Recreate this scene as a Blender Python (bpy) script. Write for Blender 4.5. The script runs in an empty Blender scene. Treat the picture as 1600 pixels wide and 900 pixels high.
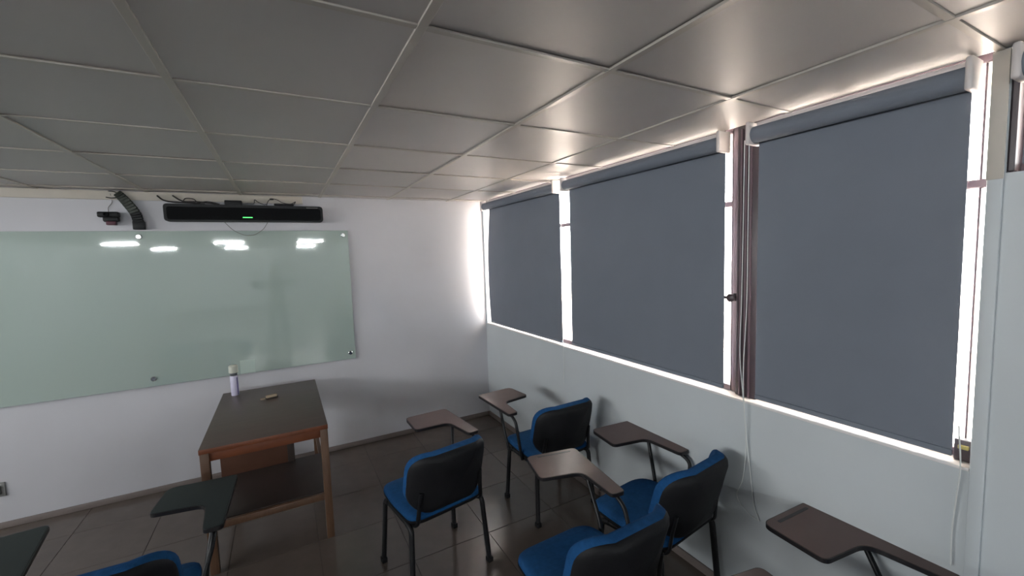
import bpy, bmesh, math, random
from mathutils import Vector, Matrix
random.seed(7)
# ------------------------------------------------------------------ camera
H, D, W, ZC = 2.337, 4.228, 1.958, 1.777        # ceiling, front wall, window wall, camera height
scene = bpy.context.scene
COL = scene.collection
yaw, pitch, roll = math.radians(28.537), math.radians(-4.747), math.radians(-1.872)
fwd = Vector((math.sin(yaw)*math.cos(pitch), math.cos(yaw)*math.cos(pitch), math.sin(pitch)))
rgt = Vector((math.cos(yaw), -math.sin(yaw), 0)); up = rgt.cross(fwd)
r2 = math.cos(roll)*rgt + math.sin(roll)*up; u2 = -math.sin(roll)*rgt + math.cos(roll)*up
cam = bpy.data.cameras.new('camera'); cam.sensor_width = 36; cam.lens = 36*656.37/1600
cam.clip_start = 0.02; cam.clip_end = 300
camo = bpy.data.objects.new('camera', cam); COL.objects.link(camo)
m = Matrix((r2, u2, -fwd)).transposed().to_4x4(); m.translation = Vector((0, 0, ZC)); camo.matrix_world = m
scene.camera = camo
# ------------------------------------------------------------------ world, exposure
SKY = 9.0
TUBE = 330.0
world = bpy.data.worlds.new('world'); scene.world = world; world.use_nodes = True
bg = world.node_tree.nodes['Background']; bg.inputs[0].default_value = (0.98, 0.98, 1.0, 1); bg.inputs[1].default_value = SKY
vs = scene.view_settings
vs.view_transform = 'Standard'; vs.look = 'None'; vs.gamma = 1; vs.use_curve_mapping = False; vs.exposure = 1.37

XL, YB = -4.6, -12.0          # left wall, back wall
LW = (-1.0, 3.5)              # clerestory window in the left wall
po = bpy.data.lights.new('window_portal', 'AREA'); po.shape = 'RECTANGLE'; po.size = LW[1]-LW[0]; po.size_y = 0.66; po.cycles.is_portal = True
poo = bpy.data.objects.new('window_portal', po); COL.objects.link(poo); poo.location = (XL-0.05, (LW[0]+LW[1])/2, 1.95)
poo.rotation_euler = (math.radians(90), 0, math.radians(-90))

sun = bpy.data.lights.new('sun', 'SUN'); sun.energy = 48.0; sun.angle = math.radians(1.0); sun.color = (1.0, 0.93, 0.86)
suno = bpy.data.objects.new('sun', sun); COL.objects.link(suno)
suno.rotation_euler = Vector((math.cos(math.radians(62)), 0.25, math.sin(math.radians(62)))).to_track_quat('Z', 'Y').to_euler()   # high sun on the window side

# ------------------------------------------------------------------ materials
def lin(c):
    c /= 255.0
    return c/12.92 if c <= 0.04045 else ((c+0.055)/1.055)**2.4
MATS = {}
def mat(name, rgb, rough=0.6, metal=0.0, spec=0.5, var=0.0, scale=8.0, bump=0.0, bscale=60.0, objvar=0.0, coat=0.0, stretch=None, emit=None):
    if name in MATS: return MATS[name]
    M = bpy.data.materials.new(name); M.use_nodes = True; nt = M.node_tree
    b = nt.nodes['Principled BSDF']
    col = tuple(lin(c) for c in rgb) + (1,)
    b.inputs['Base Color'].default_value = col
    b.inputs['Roughness'].default_value = rough; b.inputs['Metallic'].default_value = metal
    b.inputs['Specular IOR Level'].default_value = spec; b.inputs['Coat Weight'].default_value = coat
    tc = nt.nodes.new('ShaderNodeTexCoord'); vec = tc.outputs['Object']
    if stretch:
        mp = nt.nodes.new('ShaderNodeMapping'); mp.inputs['Scale'].default_value = stretch
        nt.links.new(vec, mp.inputs[0]); vec = mp.outputs[0]
    cur = None
    if var:
        n = nt.nodes.new('ShaderNodeTexNoise'); n.inputs['Scale'].default_value = scale; n.inputs['Detail'].default_value = 5
        nt.links.new(vec, n.inputs['Vector'])
        mr = nt.nodes.new('ShaderNodeMapRange'); mr.inputs['From Min'].default_value = 0.25; mr.inputs['From Max'].default_value = 0.75
        mr.inputs['To Min'].default_value = 1-var; mr.inputs['To Max'].default_value = 1+var
        nt.links.new(n.outputs['Fac'], mr.inputs['Value'])
        cur = mr.outputs[0]
    if objvar:
        oi = nt.nodes.new('ShaderNodeObjectInfo'); mr = nt.nodes.new('ShaderNodeMapRange')
        mr.inputs['To Min'].default_value = 1-objvar; mr.inputs['To Max'].default_value = 1+objvar
        nt.links.new(oi.outputs['Random'], mr.inputs['Value'])
        if cur is None: cur = mr.outputs[0]
        else:
            mm = nt.nodes.new('ShaderNodeMath'); mm.operation = 'MULTIPLY'
            nt.links.new(cur, mm.inputs[0]); nt.links.new(mr.outputs[0], mm.inputs[1]); cur = mm.outputs[0]
    if cur is not None:
        vm = nt.nodes.new('ShaderNodeVectorMath'); vm.operation = 'SCALE'; vm.inputs[0].default_value = col[:3]
        nt.links.new(cur, vm.inputs['Scale']); nt.links.new(vm.outputs[0], b.inputs['Base Color'])
    if bump:
        n = nt.nodes.new('ShaderNodeTexNoise'); n.inputs['Scale'].default_value = bscale; n.inputs['Detail'].default_value = 3
        nt.links.new(vec, n.inputs['Vector'])
        bp = nt.nodes.new('ShaderNodeBump'); bp.inputs['Strength'].default_value = bump; bp.inputs['Distance'].default_value = 0.004
        nt.links.new(n.outputs['Fac'], bp.inputs['Height']); nt.links.new(bp.outputs[0], b.inputs['Normal'])
    if emit:
        b.inputs['Emission Color'].default_value = tuple(emit[:3]) + (1,); b.inputs['Emission Strength'].default_value = emit[3]
    MATS[name] = M
    return M

mat('wall_paint', (187, 187, 192), 0.55, spec=0.35, var=0.045, scale=1.6, bump=0.15, bscale=25)
mat('wall_paint_right', (192, 198, 201), 0.5, spec=0.35, var=0.03, scale=3, bump=0.15, bscale=25)
mat('ceiling_tile', (182, 178, 176), 0.46, spec=1.0, var=0.02, scale=6, objvar=0.05, bump=0.05, bscale=12)
mat('ceiling_tile_pale', (198, 192, 187), 0.46, spec=0.9, var=0.02, scale=6)
mat('grid_paint', (178, 172, 164), 0.35, spec=0.5)
mat('floor_tile', (90, 81, 75), 0.16, spec=0.5, var=0.08, scale=9, objvar=0.06)
mat('grout', (60, 50, 46), 0.8)
mat('baseboard', (118, 108, 104), 0.45)
mat('plaster_strip', (186, 180, 170), 0.6, var=0.05, scale=10)
mat('frame_paint', (104, 86, 92), 0.4, spec=0.5)
mat('frame_dark', (62, 52, 56), 0.4, spec=0.5)
mat('sill', (214, 210, 208), 0.5)
mat('blind_fabric', (112, 118, 128), 0.75, spec=0.2, var=0.03, scale=5, bump=0.1, bscale=400)
mat('blind_plastic', (196, 190, 188), 0.45)
mat('cord', (205, 208, 206), 0.6)
mat('board_glass', (158, 172, 165), 0.03, spec=1.0)
mat('board_edge', (120, 150, 136), 0.1)
mat('chrome', (200, 200, 200), 0.18, metal=1.0)
mat('black_plastic', (15, 16, 18), 0.5, spec=0.3, var=0.1, scale=30)
mat('black_cloth', (12, 13, 15), 0.85, spec=0.15)
mat('cable', (34, 32, 32), 0.6)
mat('wire_grey', (110, 108, 104), 0.6)
mat('led_green', (40, 200, 60), 0.4, emit=(0.08, 0.9, 0.15, 1.2))
mat('chain_metal', (52, 56, 50), 0.45, metal=0.3, var=0.3, scale=60)
mat('red_dark', (70, 18, 36), 0.5)
mat('wood_top', (84, 70, 64), 0.38, var=0.12, scale=5, stretch=(1.0, 8.0, 1.0))
mat('wood_red', (106, 57, 32), 0.45, var=0.22, scale=7, stretch=(1.2, 9.0, 1.2))
mat('wood_leg', (94, 68, 50), 0.45, var=0.18, scale=7, stretch=(8.0, 8.0, 1.0))
mat('wood_panel', (84, 54, 40), 0.5, var=0.15, scale=6)
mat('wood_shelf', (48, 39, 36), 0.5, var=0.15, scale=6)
mat('blue_fabric', (26, 72, 118), 0.9, spec=0.15, var=0.16, scale=45, bump=0.3, bscale=220)
mat('shell_plastic', (20, 20, 23), 0.6, spec=0.25, var=0.12, scale=14, bump=0.15, bscale=120)
mat('leg_metal', (22, 23, 26), 0.42, spec=0.35)
mat('tablet_top', (96, 80, 77), 0.36, spec=0.25, var=0.06, scale=10)
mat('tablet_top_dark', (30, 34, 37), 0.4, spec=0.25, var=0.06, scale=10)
mat('tablet_edge', (28, 26, 28), 0.4)
mat('cap_white', (196, 198, 186), 0.5)
mat('can_band', (74, 78, 82), 0.4)
mat('can_label', (196, 192, 214), 0.35, var=0.08, scale=25)
mat('can_stripe', (84, 76, 128), 0.4)
mat('tan', (150, 132, 112), 0.7)
mat('dark_brown', (48, 40, 34), 0.7)
mat('outlet', (128, 128, 126), 0.5)
mat('outlet_dark', (70, 72, 70), 0.5)
mat('pale_patch', (178, 194, 186), 0.25)
mat('lamp_pan', (130, 130, 128), 0.5)
mat('tube_glow', (240, 245, 250), 0.5, emit=(0.93, 0.98, 1.0, TUBE))
mat('ground_concrete', (205, 192, 182), 0.9, var=0.1, scale=0.5)
mat('ground_dark', (92, 92, 88), 0.9, var=0.1, scale=0.5)  # dark tone chosen to weaken bounce through the left windows
mat('latch_yellow', (170, 160, 96), 0.5)

def glass_mat():
    M = bpy.data.materials.new('window_glass'); M.use_nodes = True; nt = M.node_tree; nt.nodes.clear()
    o = nt.nodes.new('ShaderNodeOutputMaterial'); t = nt.nodes.new('ShaderNodeBsdfTransparent'); g = nt.nodes.new('ShaderNodeBsdfGlossy')
    g.inputs['Roughness'].default_value = 0.02; t.inputs[0].default_value = (0.97, 0.98, 0.97, 1)
    x = nt.nodes.new('ShaderNodeMixShader'); x.inputs[0].default_value = 0.07
    nt.links.new(t.outputs[0], x.inputs[1]); nt.links.new(g.outputs[0], x.inputs[2]); nt.links.new(x.outputs[0], o.inputs[0])
    MATS['window_glass'] = M
glass_mat()

def joint_mat(name, rgb, joint, size, ox, oy, rough, jw):
    # plain surface far from view: square joints drawn by a brick texture without offset
    M = bpy.data.materials.new(name); M.use_nodes = True; nt = M.node_tree; b = nt.nodes['Principled BSDF']
    tc = nt.nodes.new('ShaderNodeTexCoord'); mp = nt.nodes.new('ShaderNodeMapping'); mp.inputs['Location'].default_value = (-ox, -oy, 0)
    br = nt.nodes.new('ShaderNodeTexBrick'); br.offset = 0; br.squash = 1
    c = tuple(lin(v) for v in rgb)+(1,)
    br.inputs['Color1'].default_value = c; br.inputs['Color2'].default_value = tuple(v*0.93 for v in c[:3])+(1,)
    br.inputs['Mortar'].default_value = tuple(lin(v) for v in joint)+(1,)
    br.inputs['Scale'].default_value = 1; br.inputs['Brick Width'].default_value = size; br.inputs['Row Height'].default_value = size
    br.inputs['Mortar Size'].default_value = jw; br.inputs['Mortar Smooth'].default_value = 0
    nt.links.new(tc.outputs['Object'], mp.inputs[0]); nt.links.new(mp.outputs[0], br.inputs['Vector'])
    nt.links.new(br.outputs['Color'], b.inputs['Base Color']); b.inputs['Roughness'].default_value = rough
    MATS[name] = M

# ------------------------------------------------------------------ helpers
def link(name, me, parent=None):
    o = bpy.data.objects.new(name, me); COL.objects.link(o)
    if parent is not None: o.parent = parent
    return o
def build(name, bm, material, parent=None, smooth=None):
    bmesh.ops.recalc_face_normals(bm, faces=bm.faces)
    me = bpy.data.meshes.new(name)
    bm.to_mesh(me); bm.free()
    for mm in (material if isinstance(material, (list, tuple)) else [material]): me.materials.append(MATS[mm])
    if smooth:
        for pl in me.polygons: pl.use_smooth = True
        try: me.set_sharp_from_angle(angle=math.radians(smooth if smooth > 1 else 40))
        except Exception: pass
    return link(name, me, parent)
def empty(name, loc=(0, 0, 0), rz=0):
    o = link(name, None); o.location = loc; o.rotation_euler = (0, 0, rz); o.empty_display_size = 0.1
    return o
def tag(o, label, cat, group=None, kind=None):
    o['label'] = label
    if cat: o['category'] = cat
    if group: o['group'] = group
    if kind: o['kind'] = kind
    return o
def struct(o, label=None):
    o['kind'] = 'structure'
    if label: o['label'] = label
    return o
def box(bm, x0, x1, y0, y1, z0, z1, bevel=0.0, seg=2, mi=0):
    r = bmesh.ops.create_cube(bm, size=1.0)
    vs_ = r['verts']
    bmesh.ops.scale(bm, vec=(x1-x0, y1-y0, z1-z0), verts=vs_)
    bmesh.ops.translate(bm, vec=((x0+x1)/2, (y0+y1)/2, (z0+z1)/2), verts=vs_)
    fs = set(f for v in vs_ for f in v.link_faces)
    for f in fs: f.material_index = mi
    if bevel:
        es = list(set(e for v in vs_ for e in v.link_edges))
        bmesh.ops.bevel(bm, geom=es, offset=bevel, segments=seg, profile=0.5, affect='EDGES')
def bx(name, x0, x1, y0, y1, z0, z1, material, parent=None, bevel=0.0, seg=2):
    bm = bmesh.new(); box(bm, min(x0,x1), max(x0,x1), min(y0,y1), max(y0,y1), min(z0,z1), max(z0,z1), bevel, seg)
    return build(name, bm, material, parent, smooth=35 if bevel else None)
def catmull(pts, n=6):
    P = [Vector(p) for p in pts]
    if len(P) < 3: return P
    out = []
    Q = [P[0]*2-P[1]] + P + [P[-1]*2-P[-2]]
    for i in range(1, len(Q)-2):
        p0, p1, p2, p3 = Q[i-1:i+3]
        for k in range(n):
            t = k/n
            out.append(0.5*((2*p1)+(-p0+p2)*t+(2*p0-5*p1+4*p2-p3)*t*t+(-p0+3*p1-3*p2+p3)*t*t*t))
    out.append(P[-1]); return out
def fillet(pts, r, n=5):
    # polyline with rounded corners
    P = [Vector(p) for p in pts]; out = [P[0]]
    for i in range(1, len(P)-1):
        a, b, c = P[i-1], P[i], P[i+1]
        u, v = (a-b), (c-b); rr = min(r, u.length*0.49, v.length*0.49)
        s, e = b+u.normalized()*rr, b+v.normalized()*rr
        for k in range(n+1):
            t = k/n; out.append(s*(1-t)**2+b*2*t*(1-t)+e*t*t)
    out.append(P[-1]); return out
def tube(bm, pts, ra, rb=None, seg=8, ref=None, caps=True):
    # sweep an ellipse (ra across 'ref', rb along it) over a polyline
    P = [Vector(p) for p in pts]; rb = rb or ra; rings = []
    prev = None
    for i, p in enumerate(P):
        t = (P[min(i+1, len(P)-1)]-P[max(i-1, 0)]).normalized()
        if ref is not None:
            b = Vector(ref); b = (b-t*b.dot(t)).normalized()
        else:
            b = prev if prev is not None else (Vector((0, 0, 1)) if abs(t.z) < 0.9 else Vector((1, 0, 0)))
            b = (b-t*b.dot(t)).normalized()
        prev = b; a = t.cross(b)
        rings.append([bm.verts.new(p+a*ra*math.cos(2*math.pi*k/seg)+b*rb*math.sin(2*math.pi*k/seg)) for k in range(seg)])
    for r0, r1 in zip(rings, rings[1:]):
        for k in range(seg): bm.faces.new((r0[k], r0[(k+1) % seg], r1[(k+1) % seg], r1[k]))
    if caps: bm.faces.new(rings[0][::-1]); bm.faces.new(rings[-1])
def tb(name, pts, ra, material, parent=None, rb=None, seg=8, ref=None):
    bm = bmesh.new(); tube(bm, pts, ra, rb, seg, ref); return build(name, bm, material, parent, smooth=50)
def lathe(name, prof, material, parent=None, seg=20, origin=(0, 0, 0), axis='z'):
    bm = bmesh.new(); rings = []
    for r, z in prof:
        ring = []
        for k in range(seg):
            a = 2*math.pi*k/seg; p = Vector((r*math.cos(a), r*math.sin(a), z))
            if axis == 'y': p = Vector((p.x, p.z, p.y))
            if axis == 'x': p = Vector((p.z, p.x, p.y))
            ring.append(bm.verts.new(p+Vector(origin)))
        rings.append(ring)
    for r0, r1 in zip(rings, rings[1:]):
        for k in range(seg): bm.faces.new((r0[k], r0[(k+1) % seg], r1[(k+1) % seg], r1[k]))
    bm.faces.new(rings[0][::-1]); bm.faces.new(rings[-1])
    return build(name, bm, material, parent, smooth=40)
def roundpoly(pts, radii, n=5):
    # rounded polygon outline (2-D)
    out = []; N = len(pts)
    for i in range(N):
        a, b, c = Vector(pts[i-1]), Vector(pts[i]), Vector(pts[(i+1) % N])
        u, v = a-b, c-b; rr = min(radii[i] if isinstance(radii, (list, tuple)) else radii, u.length*0.48, v.length*0.48)
        s, e = b+u.normalized()*rr, b+v.normalized()*rr
        for k in range(n+1):
            t = k/n; out.append(s*(1-t)**2+b*2*t*(1-t)+e*t*t)
    return out
def slab(bm, outline, z0, z1, bev=0.0, fmap=None):
    # prism over an outline with small chamfers; fmap maps (x,y,z)
    c = sum((Vector(p) for p in outline), Vector((0, 0)))/len(outline)
    def inset(p, d):
        v = Vector(p)-c; return c+v*(1-d/max(v.length, 1e-6))
    lv = [(bev, z0), (0, z0+bev), (0, z1-bev), (bev, z1)] if bev else [(0, z0), (0, z1)]
    rings = []
    for d, z in lv:
        ring = []
        for p in outline:
            q = inset(p, d); P = Vector((q.x, q.y, z)); ring.append(bm.verts.new(fmap(P) if fmap else P))
        rings.append(ring)
    n = len(outline)
    for r0, r1 in zip(rings, rings[1:]):
        for k in range(n): bm.faces.new((r0[k], r0[(k+1) % n], r1[(k+1) % n], r1[k]))
    bm.faces.new(rings[0][::-1]); bm.faces.new(rings[-1])
def pad(bm, outline, levels, fmap=None):
    # cushion: concentric rings (scale, height) closed by a centre vertex on both ends
    c = sum((Vector(p) for p in outline), Vector((0, 0)))/len(outline); n = len(outline); rings = []
    for s, z in levels:
        if s <= 0:
            P = Vector((c.x, c.y, z)); rings.append([bm.verts.new(fmap(P) if fmap else P)])
        else:
            ring = []
            for p in outline:
                q = c+(Vector(p)-c)*s; P = Vector((q.x, q.y, z)); ring.append(bm.verts.new(fmap(P) if fmap else P))
            rings.append(ring)
    for r0, r1 in zip(rings, rings[1:]):
        if len(r0) == 1: [bm.faces.new((r0[0], r1[(k+1) % n], r1[k])) for k in range(n)]
        elif len(r1) == 1: [bm.faces.new((r0[k], r0[(k+1) % n], r1[0])) for k in range(n)]
        else: [bm.faces.new((r0[k], r0[(k+1) % n], r1[(k+1) % n], r1[k])) for k in range(n)]

# ------------------------------------------------------------------ setting
SILL = 1.017
struct(bx('ground_low_bounce', -60, XL-0.3, -60, 60, -3.4, -3.2, 'ground_dark'), 'unseen ground, darkened to cut the bounce through the left windows')  # split off and darkened so less light bounces up to the ceiling
struct(bx('ground', XL-0.3, 60, -60, 60, -3.4, -3.2, 'ground_concrete'), 'pale concrete ground outside the windows')

# floor: slab and tiles
FZ = -0.043                     # finished floor level
FT = 0.48*1.0235; FJX, FJY = 1.045*1.0235, 2.34*1.0235; fx0, fy0 = FJX-7*FT, FJY-5*FT
joint_mat('floor_far', (90, 81, 75), (60, 50, 46), FT, FJX, FJY, 0.16, 0.0015)
floor = struct(bx('floor', XL, W+0.2, YB, D+0.2, -0.12, -0.004, 'grout'), 'dark brown glossy tiled floor')
bm = bmesh.new(); box(bm, XL, W, YB, fy0, -0.01, 0.0); box(bm, XL, fx0, fy0, D, -0.01, 0.0)
build('floor_surface', bm, 'floor_far', floor)
floor.location.z = FZ
tile_mesh = {}
for i in range(9):
    for j in range(9):
        x0, y0 = fx0+i*FT, fy0+j*FT; x1, y1 = min(x0+FT, W), min(y0+FT, D)
        if x1-x0 < 0.02 or y1-y0 < 0.02: continue
        key = (round(x1-x0, 3), round(y1-y0, 3))
        if key not in tile_mesh:
            o = bx('floor_tile', 0.0012, x1-x0-0.0012, 0.0012, y1-y0-0.0012, -0.01, 0.0, 'floor_tile', floor, bevel=0.001, seg=1); tile_mesh[key] = o.data
        else: o = link('floor_tile', tile_mesh[key], floor)
        o.location = (x0, y0, 0); o.rotation_euler = (random.uniform(-.0008, .0008), random.uniform(-.0008, .0008), 0)

# ceiling: slab, tiles, runners
CT = 0.607; cx0 = 0.341-8*CT; cy0 = 1.05-2*CT
GX = [cx0+i*CT for i in range(12)]; GY = [cy0+j*CT for j in range(8)]
joint_mat('ceiling_far', (186, 183, 180), (120, 116, 110), CT, 0.341, 1.05, 0.4, 0.008)
ceiling = struct(bx('ceiling', XL-0.2, W+0.25, YB-0.2, D+0.2, H+0.03, H+0.2, 'wall_paint'), 'suspended grid ceiling of square grey tiles')
bx('ceiling_surface', XL, W, YB, cy0, H, H+0.03, 'ceiling_far', ceiling)
ctm = {}
for i in range(-1, 12):
    for j in range(8):
        x0 = max(cx0+i*CT, XL); x1 = min(cx0+(i+1)*CT, W+0.0); y0 = cy0+j*CT; y1 = min(y0+CT, D)
        if x1-x0 < 0.05 or y1-y0 < 0.05: continue
        pale = (i == 8 and j == 2)
        key = (round(x1-x0, 3), round(y1-y0, 3), pale)
        if key not in ctm:
            o = bx('ceiling_tile', 0.004, x1-x0-0.004, 0.004, y1-y0-0.004, 0, 0.012, 'ceiling_tile_pale' if pale else 'ceiling_tile', ceiling, bevel=0.002, seg=1); ctm[key] = o.data
        else: o = link('ceiling_tile', ctm[key], ceiling)
        o.location = (x0, y0, H+0.004+random.uniform(0, 0.003)); o.rotation_euler = (random.uniform(-.003, .003), random.uniform(-.003, .003), 0)
        if pale: o['label'] = 'paler smooth ceiling tile'
for k, gx in enumerate(GX):
    if XL < gx < W: 
        o = bx('grid_runner', gx-0.012, gx+0.012, cy0, D, H-0.002, H+0.006, 'grid_paint', ceiling, bevel=0.001, seg=1)
        o.rotation_euler = (0, 0, 0)
for j, gy in enumerate(GY):
    bx('cross_runner', XL, W, gy-0.010, gy+0.010, H-0.001, H+0.006, 'grid_paint', ceiling, bevel=0.001, seg=1)

# walls
wf = struct(bx('wall_front', XL-0.2, W+0.2, D, D+0.2, -0.1, H+0.1, 'wall_paint'), 'white painted wall behind the glass board')
struct(bx('sun_block_slab', XL-0.2, W+1.5, YB-0.2, D+0.6, H+0.21, H+0.4, 'plaster_strip'), 'unseen slab with an eave added to keep the sun out of the windows')  # unseen; overhang added to stop direct sun entering the blind gaps
struct(bx('wall_back', XL-0.2, W+0.2, YB-0.2, YB, -0.1, H+0.1, 'wall_paint'))
Y1, Y0 = 4.195, 0.458           # the long window opening
bm = bmesh.new(); T = 0.16
box(bm, W, W+T, YB, D, -0.1, SILL)
box(bm, W, W+T, Y1, D, SILL, H+0.1)
box(bm, W, W+T, 0.42, Y0, SILL, H+0.1)
box(bm, W, W+T, -1.3, 0.42, SILL, 1.972)
box(bm, W, W+T, YB, -1.3, SILL, H+0.1)
struct(build('wall_right', bm, 'wall_paint_right'), 'pale painted window wall')
bm = bmesh.new()
slits = [-2.25, -3.9, -5.58, -7.15, -8.55]; yy = YB
box(bm, XL-0.2, XL, YB, D, -0.1, 1.62); box(bm, XL-0.2, XL, YB, D, 2.28, H+0.1)
for s in sorted(slits): box(bm, XL-0.2, XL, yy, s-0.05, 1.62, 2.28); yy = s+0.05
box(bm, XL-0.2, XL, yy, LW[0], 1.62, 2.28); box(bm, XL-0.2, XL, LW[1], D, 1.62, 2.28)
struct(build('wall_left', bm, 'wall_paint'))
struct(bx('window_9', XL-0.12, XL-0.11, LW[0], LW[1], 1.62, 2.28, 'window_glass'))
for k, s in enumerate(sorted(slits)):
    struct(bx('window_%d' % (k+4), XL-0.12, XL-0.11, s-0.05, s+0.05, 1.62, 2.28, 'window_glass'))
struct(bx('baseboard_front', XL, W, D-0.012, D, FZ, FZ+0.045, 'baseboard', bevel=0.003), 'grey baseboard under the board wall')
struct(bx('baseboard_right', W-0.012, W, YB, D-0.012, FZ, FZ+0.05, 'baseboard', bevel=0.003), 'grey baseboard under the windows')
struct(bx('trim_1', XL, 0.196, D-0.015, D, 2.272, H, 'plaster_strip', bevel=0.002), 'beige strip along the top of the board wall')
struct(bx('trim_2', W-0.012, W, 0.422, 0.457, FZ, H, 'wall_paint_right', bevel=0.004), 'narrow vertical batten beside the window')
struct(bx('trim_6', W-0.016, W-0.012, 0.421, 0.458, 1.955, H, 'plaster_strip', bevel=0.001), 'beige facing of the pier between the windows')
struct(bx('trim_3', W-0.01, W+0.07, 0.458, 4.20, SILL-0.012, SILL, 'sill', bevel=0.002), 'white window sill ledge')

# window frames
def frame_rail(par, x0, x1, y0, y1, z0, z1, mt='frame_paint', name='frame_rail'):
    return bx(name, x0, x1, y0, y1, z0, z1, mt, par, bevel=0.004, seg=1)
FX0, FX1 = W+0.07, W+0.11
def window(name, y0, y1, z0, z1, stiles, transom, label):
    w = empty(name, (W+0.09, (y0+y1)/2, z0)); struct(w, label)
    inv = Matrix.Translation(-Vector(w.location))
    kids = []
    kids.append(frame_rail(None, FX0, FX1, y0, y1, z0, z0+0.03)); kids.append(frame_rail(None, FX0, FX1, y0, y1, z1-0.03, z1))
    kids.append(frame_rail(None, FX0, FX1, y0, y0+0.012, z0, z1, name='frame_stile')); kids.append(frame_rail(None, FX0, FX1, y1-0.012, y1, z0, z1, name='frame_stile'))
    for s, wd, mt in stiles: kids.append(frame_rail(None, FX0+0.004, FX1-0.004, s-wd/2, s+wd/2, z0, z1, mt, 'sash_stile'))
    if transom: kids.append(frame_rail(None, FX0+0.002, FX1-0.002, y0, y1, transom-0.014, transom+0.014, name='transom'))
    edges = sorted([y0]+[s for s, a, b in stiles]+[y1])
    for a, b in zip(edges, edges[1:]):
        for c, d in (((z0, transom), (transom, z1)) if transom else ((z0, z1),)):
            kids.append(bx('pane', W+0.088, W+0.093, a, b, c, d, 'window_glass'))
    for k in kids:
        k.data.transform(inv); k.parent = w
    return w
window('window_1', 1.350, 4.20, SILL, H+0.03, [(2.95, 0.03, 'frame_paint'), (3.6, 0.03, 'frame_paint')], 1.99, 'long window behind the two far blinds')
window('window_2', 0.458, 1.21, SILL, H+0.03, [(0.491, 0.006, 'frame_paint'), (0.9, 0.03, 'frame_paint')], 1.955, 'window behind the nearest large blind')
w3 = window('window_3', -1.3, 0.42, 1.972, H+0.03, [(0.395, 0.03, 'frame_paint'), (-0.4, 0.03, 'frame_paint')], None, 'high window at the right edge')
fs = frame_rail(None, W+0.004, FX1, 0.404, 0.4195, 1.974, H+0.03, 'frame_dark', 'frame_lining'); fs.data.transform(Matrix.Translation(-Vector(w3.location))); fs.parent = w3
mul = struct(bx('trim_4', FX0-0.03, FX1+0.02, 1.205, 1.312, SILL, H+0.03, 'frame_dark', bevel=0.006), 'dark brown window mullion')
struct(bx('trim_5', FX0-0.005, FX1+0.02, 1.312, 1.350, SILL, H+0.03, 'frame_paint', bevel=0.006), 'mauve window jamb beside the dark mullion')
for k in range(3): bx('rib', FX0-0.036, FX0-0.03, 1.235+0.024*k, 1.243+0.024*k, SILL, H, 'frame_paint', mul)
lt = tag(empty('window_latch', (FX0-0.005, 1.33, 1.515)), 'small dark knob latch on the window jamb between blinds', 'latch')
lathe('rosette', [(0.022, 0), (0.022, -0.008), (0.014, -0.014)], 'frame_dark', lt, 14, axis='x')
lathe('knob', [(0.010, -0.012), (0.010, -0.03), (0.02, -0.034), (0.022, -0.046), (0.012, -0.052)], 'frame_dark', lt, 10, axis='x')
bx('lever', -0.045, -0.03, -0.008, 0.05, -0.008, 0.008, 'frame_dark', lt, bevel=0.003)
lt = tag(empty('sash_latch', (W+0.055, 0.478, SILL)), 'brown corner latch at the lower right of the near window', 'latch')
bx('latch_body', -0.02, 0.012, -0.014, 0.03, 0.001, 0.075, 'frame_dark', lt, bevel=0.004)
bx('latch_tongue', -0.03, -0.018, -0.008, 0.018, 0.045, 0.058, 'latch_yellow', lt, bevel=0.002)

# ------------------------------------------------------------------ roller blinds
def blind(y0, y1, z0, label, curl=0.0, cord_side=None, roll_z=2.279, rr=0.037, xo=0.0):
    cx = W-0.02+xo
    b = tag(empty('roller_blind', (cx, (y0+y1)/2, roll_z)), label, 'blind', 'grey roller blinds along the window wall')
    h = (y1-y0)/2
    lathe('roller', [(rr, -h+0.012), (rr, h-0.012)], 'blind_fabric', b, 24, axis='y')
    # the fabric drops from the window side of the roll
    bm = bmesh.new(); nx, nz = 24, 22; grid = []
    zb = z0-roll_z
    for side in (0, 1):
        g = []
        for i in range(nx+1):
            row = []
            t = i/nx; y = -h+0.014+(2*h-0.028)*t
            for k in range(nz+1):
                s = k/nz; z = zb*s
                e = max(0.0, (t-0.82)/0.18)
                x = rr-0.002+0.0015*math.sin(9*t+2*s)*s
                yy = y
                if curl:
                    x -= curl*0.55*e*e*math.sin(math.pi*min(1, s*0.97))
                    yy -= 0.05*e*(1-s)-0.0
                row.append(bm.verts.new((x+0.0014*side, yy, z)))
            g.append(row)
        grid.append(g)
    for side in (0, 1):
        g = grid[side]
        for i in range(nx):
            for k in range(nz): bm.faces.new((g[i][k], g[i+1][k], g[i+1][k+1], g[i][k+1]))
    for k in range(nz):
        for i in (0, nx): bm.faces.new((grid[0][i][k], grid[0][i][k+1], grid[1][i][k+1], grid[1][i][k]))
    for i in range(nx):
        for k in (0, nz): bm.faces.new((grid[0][i][k], grid[0][i+1][k], grid[1][i+1][k], grid[1][i][k]))
    build('fabric', bm, 'blind_fabric', b, smooth=60)
    bx('bottom_bar', rr-0.008, rr+0.004, -h+0.014, h-0.014, zb-0.006, zb+0.016, 'blind_fabric', b, bevel=0.003)
    for s in (-1, 1):
        y = s*(h-0.004)
        bx('bracket', -rr-0.006, rr+0.012, y-0.010, y+0.010, -rr-0.008, H-roll_z, 'blind_plastic', b, bevel=0.008, seg=3)
    bx('head_rail', rr-0.02, rr+0.01, -h, h, H-roll_z-0.018, H-roll_z+0.002, 'blind_plastic', b, bevel=0.003)
    return b, cx, (y0+y1)/2, roll_z
blind(2.775, 4.135, 1.035, 'grey roller blind in the far corner beside the board wall', curl=0.05)
b2 = blind(1.345, 2.672, 1.045, 'middle grey roller blind with a bright gap on both sides')
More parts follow.
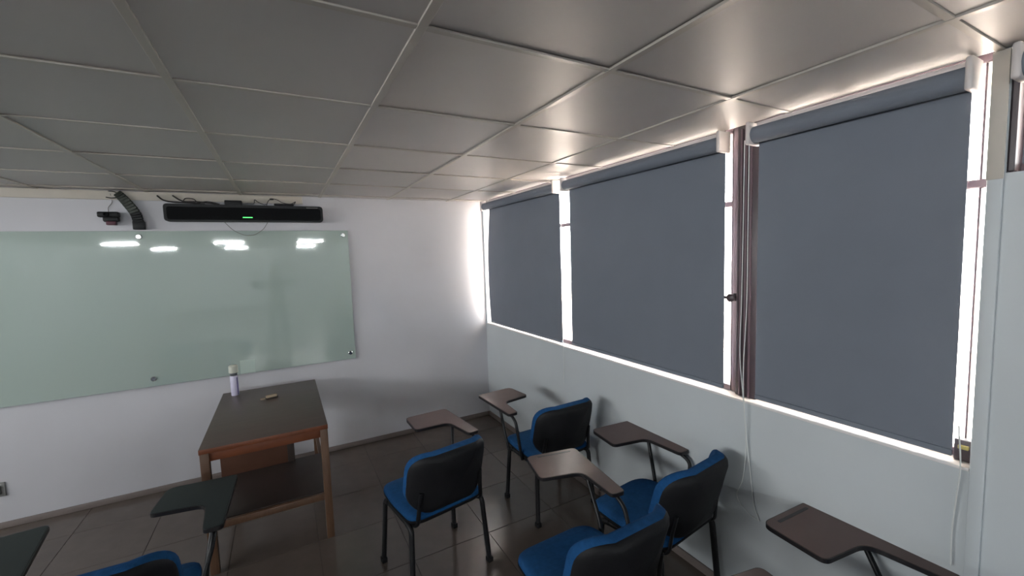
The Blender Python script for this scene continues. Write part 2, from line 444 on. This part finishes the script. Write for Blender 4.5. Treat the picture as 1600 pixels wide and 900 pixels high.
b3 = blind(0.492, 1.205, 1.040, 'nearest large grey roller blind with white cords on its left')
b4 = blind(-1.25, 0.405, 2.0, 'short grey roller blind of the high window at the right edge')
def cord(b, pts, r=0.0022):
    root, cx, cy, cz = b
    tb('pull_cord', catmull([(x-cx, y-cy, z-cz) for x, y, z in pts], 6), r, 'cord', root[0] if isinstance(root, tuple) else root, seg=5)
CX = W-0.045
cord(b3, [(CX, 1.222, 2.26), (CX, 1.224, 1.9), (CX, 1.228, 1.5), (CX, 1.232, 1.25), (CX, 1.214, 1.05), (W-0.02, 1.212, 0.82), (W-0.012, 1.23, 0.62), (W-0.01, 1.262, 0.51), (W-0.01, 1.20, 0.45), (W-0.01, 1.146, 0.44)])
cord(b3, [(CX, 1.200, 2.26), (CX, 1.201, 1.9), (CX, 1.202, 1.5), (CX, 1.214, 1.2), (CX, 1.211, 1.05), (W-0.02, 1.208, 0.82), (W-0.012, 1.195, 0.68), (W-0.01, 1.186, 0.6), (W-0.01, 1.172, 0.5), (W-0.01, 1.146, 0.44)])
cord(b3, [(W-0.03, 0.482, 1.16), (W-0.025, 0.474, 1.02), (W-0.016, 0.482, 0.9), (W-0.014, 0.488, 0.78), (W-0.014, 0.486, 0.66)])
cord(b2, [(W-0.03, 2.70, 2.26), (W-0.03, 2.72, 1.6), (W-0.02, 2.735, 1.02), (W-0.012, 2.747, 0.7)], 0.0018)

# ------------------------------------------------------------------ glass board
gb = tag(empty('glass_board', (-0.945, D-0.001, 0.824)), 'large pale green glass writing board on steel studs', 'whiteboard')
bm = bmesh.new(); box(bm, -1.503, 1.503, -0.028, -0.020, 0.0, 1.213, 0.0015, 1)
build('glass_panel', bm, 'board_glass', gb, smooth=30)
for x in (-1.46, 0.0, 1.459):
    for z in (0.06, 1.17):
        lathe('stud', [(0.010, 0.0), (0.010, -0.028), (0.019, -0.028), (0.019, -0.034), (0.015, -0.038)], 'chrome', gb, 18, origin=(x, 0, z), axis='y')
bx('pale_patch', 0.574, 0.682, -0.0295, -0.0282, 0.001, 0.118, 'pale_patch', gb)  # flat pale rectangle at the lower edge of the glass

# ------------------------------------------------------------------ video bar
vb = tag(empty('video_bar', (-0.21, D-0.02, 2.108)), 'long black video bar with green light above the board', 'video bar')
bm = bmesh.new()
ol = roundpoly([(-0.56, 0), (0.56, 0), (0.56, 0.136), (-0.56, 0.136)], 0.028, 5)
slab(bm, ol, 0.0, 0.085, 0.006, lambda p: Vector((p.x, -p.z, p.y)))
build('body', bm, 'black_plastic', vb, smooth=40)
bm = bmesh.new(); slab(bm, roundpoly([(-0.54, 0.012), (0.54, 0.012), (0.54, 0.112), (-0.54, 0.112)], 0.02, 4), 0.085, 0.089, 0.001, lambda p: Vector((p.x, -p.z, p.y)))
build('grille', bm, 'black_cloth', vb, smooth=40)
bx('status_light', -0.046, 0.022, -0.0915, -0.0885, 0.030, 0.036, 'led_green', vb)
bx('camera_module', -0.165, -0.045, -0.08, -0.02, 0.128, 0.172, 'black_plastic', vb, bevel=0.006)
bx('end_label', 0.43, 0.52, -0.0862, -0.084, 0.118, 0.124, 'wire_grey', vb)
def sc(pts): return catmull(pts, 6)
for pts, r in [([(-0.60, -0.01, 0.20), (-0.56, -0.04, 0.165), (-0.50, -0.05, 0.15), (-0.40, -0.04, 0.148), (-0.3, -0.045, 0.14)], 0.006),
               ([(-0.505, -0.01, 0.205), (-0.46, -0.03, 0.17), (-0.42, -0.05, 0.155), (-0.33, -0.05, 0.155), (-0.2, -0.05, 0.14)], 0.006),
               ([(-0.44, -0.05, 0.15), (-0.42, -0.04, 0.182), (-0.37, -0.04, 0.178), (-0.34, -0.05, 0.15), (-0.28, -0.05, 0.16), (-0.2, -0.05, 0.142)], 0.0035),
               ([(-0.045, -0.05, 0.146), (0.0, -0.05, 0.15), (0.038, -0.05, 0.152), (0.045, -0.05, 0.184), (0.07, -0.05, 0.165), (0.11, -0.05, 0.146), (0.13, -0.05, 0.15)], 0.0032),
               ([(0.13, -0.05, 0.138), (0.14, -0.05, 0.17), (0.165, -0.04, 0.196), (0.21, -0.04, 0.19), (0.25, -0.05, 0.165), (0.31, -0.05, 0.156), (0.35, -0.05, 0.176), (0.335, -0.05, 0.152)], 0.003)]:
    tb('cable', sc(pts), r, 'cable', vb, seg=6)
bx('power_plug', 0.155, 0.185, -0.05, -0.03, 0.187, 0.2, 'black_plastic', vb, bevel=0.004)
bx('cable_bundle', 0.185, 0.335, -0.07, -0.03, 0.140, 0.156, 'black_plastic', vb, bevel=0.006)
tb('hanging_wire', sc([(-0.18, -0.04, 0.002), (-0.165, -0.045, -0.02), (-0.12, -0.05, -0.07), (-0.06, -0.05, -0.105), (-0.02, -0.05, -0.112), (0.03, -0.05, -0.104), (0.09, -0.05, -0.06), (0.12, -0.045, -0.015), (0.13, -0.04, 0.002)]), 0.0024, 'wire_grey', vb, seg=6)

# small camera left of the bar
cm = tag(empty('wall_camera', (-1.095, D, 2.125)), 'small black camera hanging on the wall left of the video bar', 'camera')
bx('mount', -0.04, 0.035, -0.03, 0.0, -0.02, 0.035, 'black_plastic', cm, bevel=0.004)
bx('body', -0.064, 0.058, -0.075, -0.022, 0.012, 0.052, 'black_plastic', cm, bevel=0.01, seg=3)
bx('base', -0.035, 0.052, -0.07, -0.02, -0.018, 0.014, 'black_plastic', cm, bevel=0.006)
bx('foot', -0.022, 0.034, -0.06, -0.02, -0.044, -0.016, 'red_dark', cm, bevel=0.004)
lathe('lens', [(0.016, 0.0), (0.016, -0.012), (0.010, -0.012), (0.009, -0.008)], 'black_cloth', cm, 16, origin=(-0.01, -0.075, 0.032), axis='y')
tb('wire', catmull([(-0.01, -0.02, 0.05), (-0.012, -0.006, 0.09), (0.012, -0.006, 0.13), (0.01, -0.016, 0.19)], 5), 0.002, 'wire_grey', cm, seg=5)
# bent cable chain
cc = tag(empty('cable_chain', (-0.96, D, 2.06)), 'dark bent cable chain hanging from the ceiling above the board', 'cable chain')
path = catmull([(-0.085, -0.02, 0.262), (-0.055, -0.03, 0.225), (-0.02, -0.035, 0.17), (0.010, -0.035, 0.115), (0.022, -0.035, 0.06), (0.026, -0.035, 0.0)], 3)
for i, (a, b) in enumerate(zip(path, path[1:])):
    d = (b-a).normalized(); n = Vector((0, 1, 0)); s = d.cross(n); wd = 0.028+0.004*min(1, i/6)
    bm = bmesh.new(); c = (a+b)/2; hl = (b-a).length*0.56
    r = bmesh.ops.create_cube(bm, size=1.0)
    bmesh.ops.transform(bm, matrix=Matrix((s*wd*2, n*0.03*(1 if i % 2 else 0.9), d*hl*2)).transposed().to_4x4(), verts=bm.verts)
    bmesh.ops.translate(bm, vec=c, verts=bm.verts); bmesh.ops.bevel(bm, geom=bm.edges[:], offset=0.004, segments=1, affect='EDGES')
    build('chain_link', bm, 'chain_metal' if i < 9 else 'black_plastic', cc, smooth=40)
bx('end_block', -0.01, 0.062, -0.055, -0.015, -0.012, 0.05, 'black_plastic', cc, bevel=0.005)
tb('loose_wire', catmull([(-0.15, -0.02, 0.228), (-0.12, -0.025, 0.222), (-0.09, -0.03, 0.226), (-0.06, -0.03, 0.235)], 5), 0.004, 'cable', cc, seg=6)
tb('loose_wire', catmull([(-0.085, -0.02, 0.262), (-0.11, -0.02, 0.272), (-0.14, -0.01, 0.274)], 5), 0.004, 'cable', cc, seg=6)

# wall outlet at the left edge
ol_ = tag(empty('wall_outlet', (-1.845, D, 0.24)), 'small grey outlet low on the front wall at the left edge', 'outlet')
bx('plate', -0.055, 0.03, -0.012, 0, -0.05, 0.05, 'outlet', ol_, bevel=0.004)
bx('socket', -0.03, 0.012, -0.024, -0.01, -0.03, 0.03, 'outlet_dark', ol_, bevel=0.004)

# ------------------------------------------------------------------ table
TX0, TX1, TY0, TY1 = -0.490, 0.187, 2.887, 4.057; PY = 3.535
tl = tag(empty('wooden_table', ((TX0+TX1)/2, (TY0+TY1)/2, FZ)), 'dark wooden table with a lower shelf against the board wall', 'table')
ox, oy = (TX0+TX1)/2, (TY0+TY1)/2
def tp(name, x0, x1, y0, y1, z0, z1, mt, bev=0.002, par=None): return bx(name, x0-ox, x1-ox, y0-oy, y1-oy, z0, z1, mt, par or tl, bevel=bev)
tp('table_top', TX0, TX1, TY0, TY1, 0.746, 0.762, 'wood_top', 0.002)
tp('top_edging', TX0, TX1, TY0-0.004, TY0, 0.734, 0.762, 'wood_red', 0.001)
tp('apron', TX0+0.045, TX1-0.045, TY0+0.012, TY0+0.034, 0.680, 0.746, 'wood_red')
tp('apron', TX0+0.045, TX1-0.045, TY1-0.034, TY1-0.012, 0.680, 0.746, 'wood_red')
tp('apron', TX0+0.008, TX0+0.030, TY0+0.045, TY1-0.045, 0.680, 0.746, 'wood_red')
tp('apron', TX1-0.030, TX1-0.008, TY0+0.045, TY1-0.045, 0.680, 0.746, 'wood_red')
for lx in (TX0+0.002, TX1-0.047):
    for ly in (TY0+0.002, TY1-0.047): tp('leg', lx, lx+0.045, ly, ly+0.045, 0, 0.746, 'wood_leg', 0.003)
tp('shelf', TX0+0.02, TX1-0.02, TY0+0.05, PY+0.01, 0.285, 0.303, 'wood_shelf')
tp('shelf_rail', TX0+0.045, TX1-0.045, TY0+0.012, TY0+0.036, 0.262, 0.303, 'wood_leg')
tp('shelf_rail', TX0+0.010, TX0+0.034, TY0+0.045, TY1-0.045, 0.245, 0.285, 'wood_leg')
tp('shelf_rail', TX1-0.034, TX1-0.010, TY0+0.045, TY1-0.045, 0.245, 0.285, 'wood_leg')
tp('back_panel', TX0+0.012, -0.054, PY-0.018, PY, 0.303, 0.70, 'wood_panel')
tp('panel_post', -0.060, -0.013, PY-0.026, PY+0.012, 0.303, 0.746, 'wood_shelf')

# spray can and small clip on the table
sp = tag(empty('spray_can', (-0.397, 3.95, FZ+0.7625)), 'white and lilac spray can with a pale cap on the table', 'spray can')
lathe('body', [(0.026, 0.0), (0.028, 0.004), (0.028, 0.15), (0.022, 0.162)], 'can_label', sp, 24)
lathe('neck', [(0.022, 0.158), (0.026, 0.162), (0.026, 0.182), (0.022, 0.186)], 'can_band', sp, 24)
lathe('cap', [(0.030, 0.183), (0.033, 0.187), (0.032, 0.236), (0.024, 0.243), (0.0005, 0.244)], 'cap_white', sp, 24)
bm = bmesh.new()
for a0, a1 in ((-0.9, -0.55), ):
    v = []
    for k in range(6):
        a = a0+(a1-a0)*k/5
        v.append([bm.verts.new((0.0285*math.cos(a), 0.0285*math.sin(a), z)) for z in (0.006, 0.146)])
    for p_, q_ in zip(v, v[1:]): bm.faces.new((p_[0], q_[0], q_[1], p_[1]))
build('label_stripe', bm, 'can_stripe', sp, smooth=60)
kc = tag(empty('small_clip', (-0.144, 3.69, FZ+0.7625), 0.2), 'small tan and black clip lying on the table', 'clip'); kc.scale = (1.35, 1.35, 1.35)
bm = bmesh.new(); ol2 = roundpoly([(-0.028, -0.012), (0.03, -0.01), (0.034, 0.012), (0.0, 0.02), (-0.026, 0.012)], 0.008, 4)
slab(bm, ol2, 0.006, 0.02, 0.004); build('upper', bm, 'tan', kc, smooth=50)
bm = bmesh.new(); slab(bm, [Vector((p.x*1.1, p.y*1.1-0.004)) for p in ol2], 0.0, 0.008, 0.002); build('lower', bm, 'dark_brown', kc, smooth=50)
tb('ring', [(-0.03+0.012*math.cos(a)-0.012, 0.012*math.sin(a), 0.006) for a in [i*math.pi/6 for i in range(13)]], 0.002, 'tan', kc, seg=6)

# ------------------------------------------------------------------ tablet-arm chairs
def back_map(p):
    # p.x across, p.y up the back (0..0.3), p.z thickness (towards the sitter positive)
    k = 0.088*(abs(p.x)/0.222)**2.2
    ang = math.radians(15)
    z = 0.475+p.y*math.cos(ang)+0.0
    y = -0.238-p.y*math.sin(ang)+p.z*math.cos(ang)+k
    return Vector((p.x, y, z+p.z*math.sin(ang)))
def make_chair(side=1, dark=False, groove=False, tdx=0.0, tdy=0.0, trot=0.0, tz=0.655, tilt=0.0):
    t = empty('tablet_chair')
    # seat
    so = roundpoly([(-0.225, -0.205), (0.225, -0.205), (0.235, 0.10), (0.205, 0.295), (-0.205, 0.295), (-0.235, 0.10)], [0.08, 0.08, 0.12, 0.15, 0.15, 0.12], 7)
    def smap(p):
        f = max(0, (p.y-0.15)/0.14); return Vector((p.x, p.y, p.z-0.022*f*f-0.010*(1-min(1, abs(p.x)/0.2)**2)*0.6+0.012*max(0, (-p.y-0.1)/0.1)**2))
    bm = bmesh.new(); pad(bm, so, [(0, 0.412), (0.9, 0.412), (0.985, 0.418), (1.0, 0.430), (0.985, 0.446), (0.95, 0.454), (0.85, 0.459), (0.6, 0.461), (0.3, 0.461), (0, 0.461)], smap)
    build('seat_cushion', bm, 'blue_fabric', t, smooth=60)
    bm = bmesh.new(); pad(bm, so, [(0, 0.394), (0.8, 0.394), (0.96, 0.402), (1.004, 0.414), (1.004, 0.424), (0.97, 0.424), (0, 0.42)], smap)
    build('seat_pan', bm, 'shell_plastic', t, smooth=50)
    # backrest
    bo = roundpoly([(-0.175, -0.01), (0.175, -0.01), (0.234, 0.07), (0.232, 0.335), (-0.232, 0.335), (-0.234, 0.07)], [0.12, 0.12, 0.09, 0.11, 0.11, 0.09], 8)
    bm = bmesh.new(); pad(bm, bo, [(0, 0.0), (0.5, 0.0), (0.9, 0.001), (0.995, 0.006), (1.012, 0.014), (1.012, 0.042), (0.985, 0.054), (0.93, 0.060), (0.7, 0.062), (0.35, 0.062), (0, 0.062)], back_map)
    build('backrest_cushion', bm, 'blue_fabric', t, smooth=60)
    bm = bmesh.new(); pad(bm, bo, [(0, -0.020), (0.5, -0.020), (0.88, -0.018), (0.97, -0.010), (1.006, 0.004), (1.006, 0.010), (0.96, 0.008), (0, 0.002)], back_map)
    build('backrest_shell', bm, 'shell_plastic', t, smooth=50)
    # frame
    for sx in (-1, 1):
        x0, x1 = sx*0.222, sx*0.243
        for fy, ty in ((0.205, 0.182), (-0.205, -0.178)):
            pts = fillet([(x1, fy, 0.0), (x0, ty, 0.388), (x0, ty*0.72, 0.396)], 0.03, 5)
            lg = tb('leg', pts, 0.0135, 'leg_metal', t, rb=0.0165, seg=12, ref=(0, 1, 0.0))
            bm = bmesh.new(); box(bm, x1-0.016, x1+0.016, fy-0.019, fy+0.019, 0.0005, 0.03, 0.004, 2); build('foot_cap', bm, 'shell_plastic', lg, smooth=40)
        tb('side_rail', [(x0, 0.15, 0.394), (x0, -0.15, 0.394)], 0.0095, 'leg_metal', t, rb=0.0135, seg=12, ref=(0, 0, 1))
        tb('back_upright', fillet([(sx*0.20, -0.10, 0.394), (sx*0.20, -0.205, 0.402), (sx*0.19, -0.215, 0.50), (sx*0.18, -0.235, 0.60)], 0.04, 5), 0.013, 'leg_metal', t, rb=0.007, seg=10, ref=(0, 1, 0.2))
    for y in (0.12, -0.12):
        tb('cross_bar', [(-0.222, y, 0.388), (0.222, y, 0.388)], 0.009, 'leg_metal', t, rb=0.012, seg=10, ref=(0, 0, 1))
    # tablet
    outline = roundpoly([(0.26, 0.05), (0.335, 0.05), (0.335, 0.545), (0.03, 0.56), (0.01, 0.315), (0.235, 0.285)], [0.022, 0.022, 0.03, 0.045, 0.03, 0.05], 6)
    cr, sr = math.cos(trot), math.sin(trot)
    def tm(p):
        x, y = p.x-0.3, p.y-0.05
        x, y = x*cr-y*sr, x*sr+y*cr
        return Vector((side*(x+0.3+tdx), y+0.05+tdy, p.z+tz+tilt*y))
    bm = bmesh.new()
    lo = [bm.verts.new(tm(Vector((p.x, p.y, 0)))) for p in outline]; hi = [bm.verts.new(tm(Vector((p.x, p.y, 0.017)))) for p in outline]
    for k in range(len(lo)): bm.faces.new((lo[k], lo[(k+1) % len(lo)], hi[(k+1) % len(lo)], hi[k]))
    bm.faces.new(lo[::-1]); bm.faces.new(hi)
    tab = build('tablet', bm, 'tablet_edge', t, smooth=30)
    bm = bmesh.new()
    c = Vector((0.2, 0.33))
    ins = []
    n = len(outline)
    for k in range(n):
        a, b, d = Vector(outline[k-1]), Vector(outline[k]), Vector(outline[(k+1) % n]); e = (d-a).normalized(); ins.append(b+Vector((-e.y, e.x))*0.004)
    lo = [bm.verts.new(tm(Vector((p.x, p.y, 0.0165)))) for p in ins]; hi = [bm.verts.new(tm(Vector((p.x, p.y, 0.0185)))) for p in ins]
    for k in range(n): bm.faces.new((lo[k], lo[(k+1) % n], hi[(k+1) % n], hi[k]))
    bm.faces.new(lo[::-1]); bm.faces.new(hi)
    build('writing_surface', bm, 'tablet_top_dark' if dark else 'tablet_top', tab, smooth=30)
    if groove:
        bm = bmesh.new(); ol3 = roundpoly([(0.09, 0.518), (0.29, 0.508), (0.29, 0.522), (0.09, 0.532)], 0.006, 3)
        lo = [bm.verts.new(tm(Vector((p.x, p.y, 0.018)))) for p in ol3]; hi = [bm.verts.new(tm(Vector((p.x, p.y, 0.0192)))) for p in ol3]
        for k in range(len(lo)): bm.faces.new((lo[k], lo[(k+1) % len(lo)], hi[(k+1) % len(lo)], hi[k]))
        bm.faces.new(lo[::-1]); bm.faces.new(hi)
        build('pencil_groove', bm, 'tablet_edge', tab)
    a = tm(Vector((0.27, 0.305, -0.004))); b = tm(Vector((0.27, 0.36, -0.006)))
    tb('tablet_support', fillet([(side*0.236, 0.17, 0.38), (side*0.245, 0.19, 0.46), a, b], 0.05, 6), 0.0105, 'leg_metal', t, seg=10)
    a = tm(Vector((0.298, 0.07, -0.008))); b = tm(Vector((0.298, 0.20, -0.008)))
    tb('tablet_support', fillet([(side*0.238, -0.02, 0.385), (side*0.252, -0.02, 0.46), (a.x, a.y-0.05, a.z-0.03), a, b], 0.06, 6), 0.0105, 'leg_metal', t, seg=10)
    return t
G = 'blue tablet-arm chairs'
def place(label, x, y, rot, **kw):
    c = make_chair(**kw); c.location = (x*1.0235, y*1.0235, FZ); c.rotation_euler = (0, 0, math.radians(rot)); tag(c, label, 'chair', G); return c
place('blue tablet-arm chair standing beside the wooden table, its black back facing us', 0.674, 2.270, 9.5, tdx=0.035, tz=0.668, trot=math.radians(-3))
place('blue chair in the far corner with its writing tablet on the left', 1.575, 2.43, 2, side=-1, tz=0.685, tdx=-0.035, tdy=-0.01)
place('blue tablet-arm chair pushed against the wall under the middle of the windows', 1.61, 1.475, 7, tdx=-0.02, tdy=-0.04, trot=math.radians(-9))
place('foreground blue chair with a brown tablet and pencil groove, cut by the bottom edge', 1.040, 1.322, 2, groove=True, tdy=0.03, tdx=-0.035, trot=math.radians(-10))
place('chair under the near blind showing only its tablet and support tube', 1.605, 0.405, 0, groove=True)
place('chair at the bottom edge showing only a tablet corner', 1.0, 0.335, -8)
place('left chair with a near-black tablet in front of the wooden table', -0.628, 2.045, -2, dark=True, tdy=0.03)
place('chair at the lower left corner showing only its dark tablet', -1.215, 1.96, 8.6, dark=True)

# ------------------------------------------------------------------ lit tube lamps at the back of the room
for y, xs in ((-5.0, (-3.37, -1.2, 0.76)), (-9.6, (-3.42, -1.4, 0.85))):
    for x in xs:
        which = 'nearer' if y > -7 else 'farther'
        side = {0: 'left', 1: 'middle', 2: 'right'}[[i for i, v in enumerate(xs) if v == x][0]]
        l = tag(empty('tube_lamp', (x, y, H)), '%s %s lit tube lamp on the ceiling mirrored in the glass board' % (which, side), 'lamp', 'ceiling tube lamps')
        bx('pan', -0.34, 0.34, -0.025, 0.025, -0.02, -0.0005, 'lamp_pan', l, bevel=0.004)
        lathe('tube', [(0.009, -0.32), (0.009, 0.32)], 'tube_glow', l, 12, origin=(0, 0, -0.04), axis='x')
        for s in (-1, 1): bx('holder', s*0.325-0.008, s*0.325+0.008, -0.016, 0.016, -0.056, -0.018, 'lamp_pan', l, bevel=0.002)

# ------------------------------------------------------------------ the photographer, seen only mirrored in the glass board
mat('skin', (150, 110, 88), 0.6); mat('dark_shirt', (44, 46, 52), 0.9, var=0.1, scale=20); mat('hair', (22, 18, 16), 0.7); mat('trousers', (36, 38, 46), 0.9); mat('phone_black', (15, 15, 17), 0.3)
def skinned(name, chains, material, parent, root=0, sub=1):
    # chains: list of lists of (x, y, z, radius); equal points are shared
    me = bpy.data.meshes.new(name); pts = []; edges = []; rad = []
    def idx(q):
        for i, p in enumerate(pts):
            if (Vector(p)-Vector(q[:3])).length < 1e-5: return i
        pts.append(q[:3]); rad.append(q[3]); return len(pts)-1
    for ch in chains:
        ids = [idx(q) for q in ch]
        edges += list(zip(ids, ids[1:]))
    me.from_pydata(pts, edges, []); me.materials.append(MATS[material])
    o = link(name, me, parent)
    sk = o.modifiers.new('skin', 'SKIN'); sk.use_smooth_shade = True
    for i, v in enumerate(me.skin_vertices[0].data):
        v.radius = (rad[i], rad[i]); v.use_root = (i == root)
    ss = o.modifiers.new('smooth', 'SUBSURF'); ss.levels = sub; ss.render_levels = sub
    return o
pr = tag(empty('person', (-0.12, -0.42, FZ)), 'person in dark clothes holding a phone up, mirrored in the glass board', 'person')
pel, wst, chs, nck = (0, 0, 0.92, 0.15), (0, 0, 1.10, 0.135), (0, 0, 1.32, 0.15), (0, 0.01, 1.47, 0.062)
body = skinned('body', [[pel, wst, chs, (0, 0, 1.42, 0.10), nck, (0, 0.02, 1.53, 0.06)],
    [pel, (0.10, 0, 0.86, 0.10), (0.11, 0.01, 0.48, 0.062), (0.12, -0.01, 0.09, 0.042), (0.125, 0.12, 0.035, 0.034)],
    [pel, (-0.10, 0, 0.86, 0.10), (-0.11, 0.01, 0.48, 0.062), (-0.12, -0.01, 0.09, 0.042), (-0.125, 0.12, 0.035, 0.034)],
    [(0, 0, 1.42, 0.10), (0.18, 0, 1.40, 0.066), (0.36, 0.10, 1.50, 0.048), (0.24, 0.26, 1.68, 0.034), (0.19, 0.33, 1.74, 0.03)],
    [(0, 0, 1.42, 0.10), (-0.18, 0, 1.40, 0.066), (-0.36, 0.08, 1.36, 0.048), (-0.30, 0.28, 1.50, 0.034), (-0.28, 0.34, 1.54, 0.03)]], 'dark_shirt', pr)
bm = bmesh.new(); bmesh.ops.create_uvsphere(bm, u_segments=24, v_segments=16, radius=1.0)
for v in bm.verts:
    x, y, z = v.co; jaw = 1-0.28*max(0, -z)**1.5
    v.co = Vector((x*0.078*jaw, 0.03+y*0.098*(1-0.12*max(0, -z))+0.012*math.exp(-((x/0.16)**2+((z+0.05)/0.2)**2))*(1 if y > 0.5 else 0), 1.635+z*0.118))
build('head', bm, 'skin', pr, smooth=80)
bm = bmesh.new(); bmesh.ops.create_uvsphere(bm, u_segments=24, v_segments=16, radius=1.0)
for v in bm.verts:
    x, y, z = v.co; v.co = Vector((x*0.088, 0.015+y*0.1-0.02*max(0, y), 1.665+z*0.108 if z > -0.2 else 1.645+z*0.06-0.01))
build('hair', bm, 'hair', pr, smooth=80)
def hand(ox, oy, oz, s, curl):
    fs = []
    for k, (dx, L) in enumerate(((-0.03, 0.06), (-0.01, 0.072), (0.01, 0.068), (0.03, 0.054))):
        fs.append([(ox, oy, oz, 0.026), (ox+dx*s, oy+0.012, oz+0.055, 0.012), (ox+dx*s*1.05, oy+0.018+curl*0.2, oz+0.055+L*0.55, 0.0095), (ox+dx*s*1.05, oy+0.018+curl, oz+0.055+L, 0.008)])
    fs.append([(ox, oy, oz, 0.026), (ox-s*0.045, oy+0.015, oz+0.03, 0.012), (ox-s*0.062, oy+0.02+curl*0.6, oz+0.062, 0.009)])
    return skinned('hand', fs, 'skin', pr)
hand(0.185, 0.335, 1.745, 1, 0.012); hand(-0.278, 0.345, 1.545, -1, 0.04)
def blob(name, c, r, mt):
    bm = bmesh.new(); bmesh.ops.create_uvsphere(bm, u_segments=12, v_segments=8, radius=1.0)
    for v in bm.verts: v.co = Vector((c[0]+v.co.x*r[0], c[1]+v.co.y*r[1], c[2]+v.co.z*r[2]))
    return build(name, bm, mt, pr, smooth=80)
for sx in (-1, 1):
    blob('ear', (sx*0.079, 0.022, 1.63), (0.009, 0.02, 0.032), 'skin'); blob('eye', (sx*0.031, 0.117, 1.642), (0.013, 0.008, 0.007), 'hair')
blob('nose', (0, 0.128, 1.61), (0.013, 0.018, 0.024), 'skin'); blob('mouth', (0, 0.114, 1.567), (0.024, 0.008, 0.006), 'red_dark')
ph = tag(empty('phone', (0.06, -0.008, ZC)), 'black phone held up by the person mirrored in the board', 'phone')
bx('case', -0.085, 0.075, -0.011, -0.003, -0.036, 0.036, 'phone_black', ph, bevel=0.003)
bx('screen', -0.080, 0.070, -0.0125, -0.0105, -0.032, 0.032, 'black_plastic', ph)
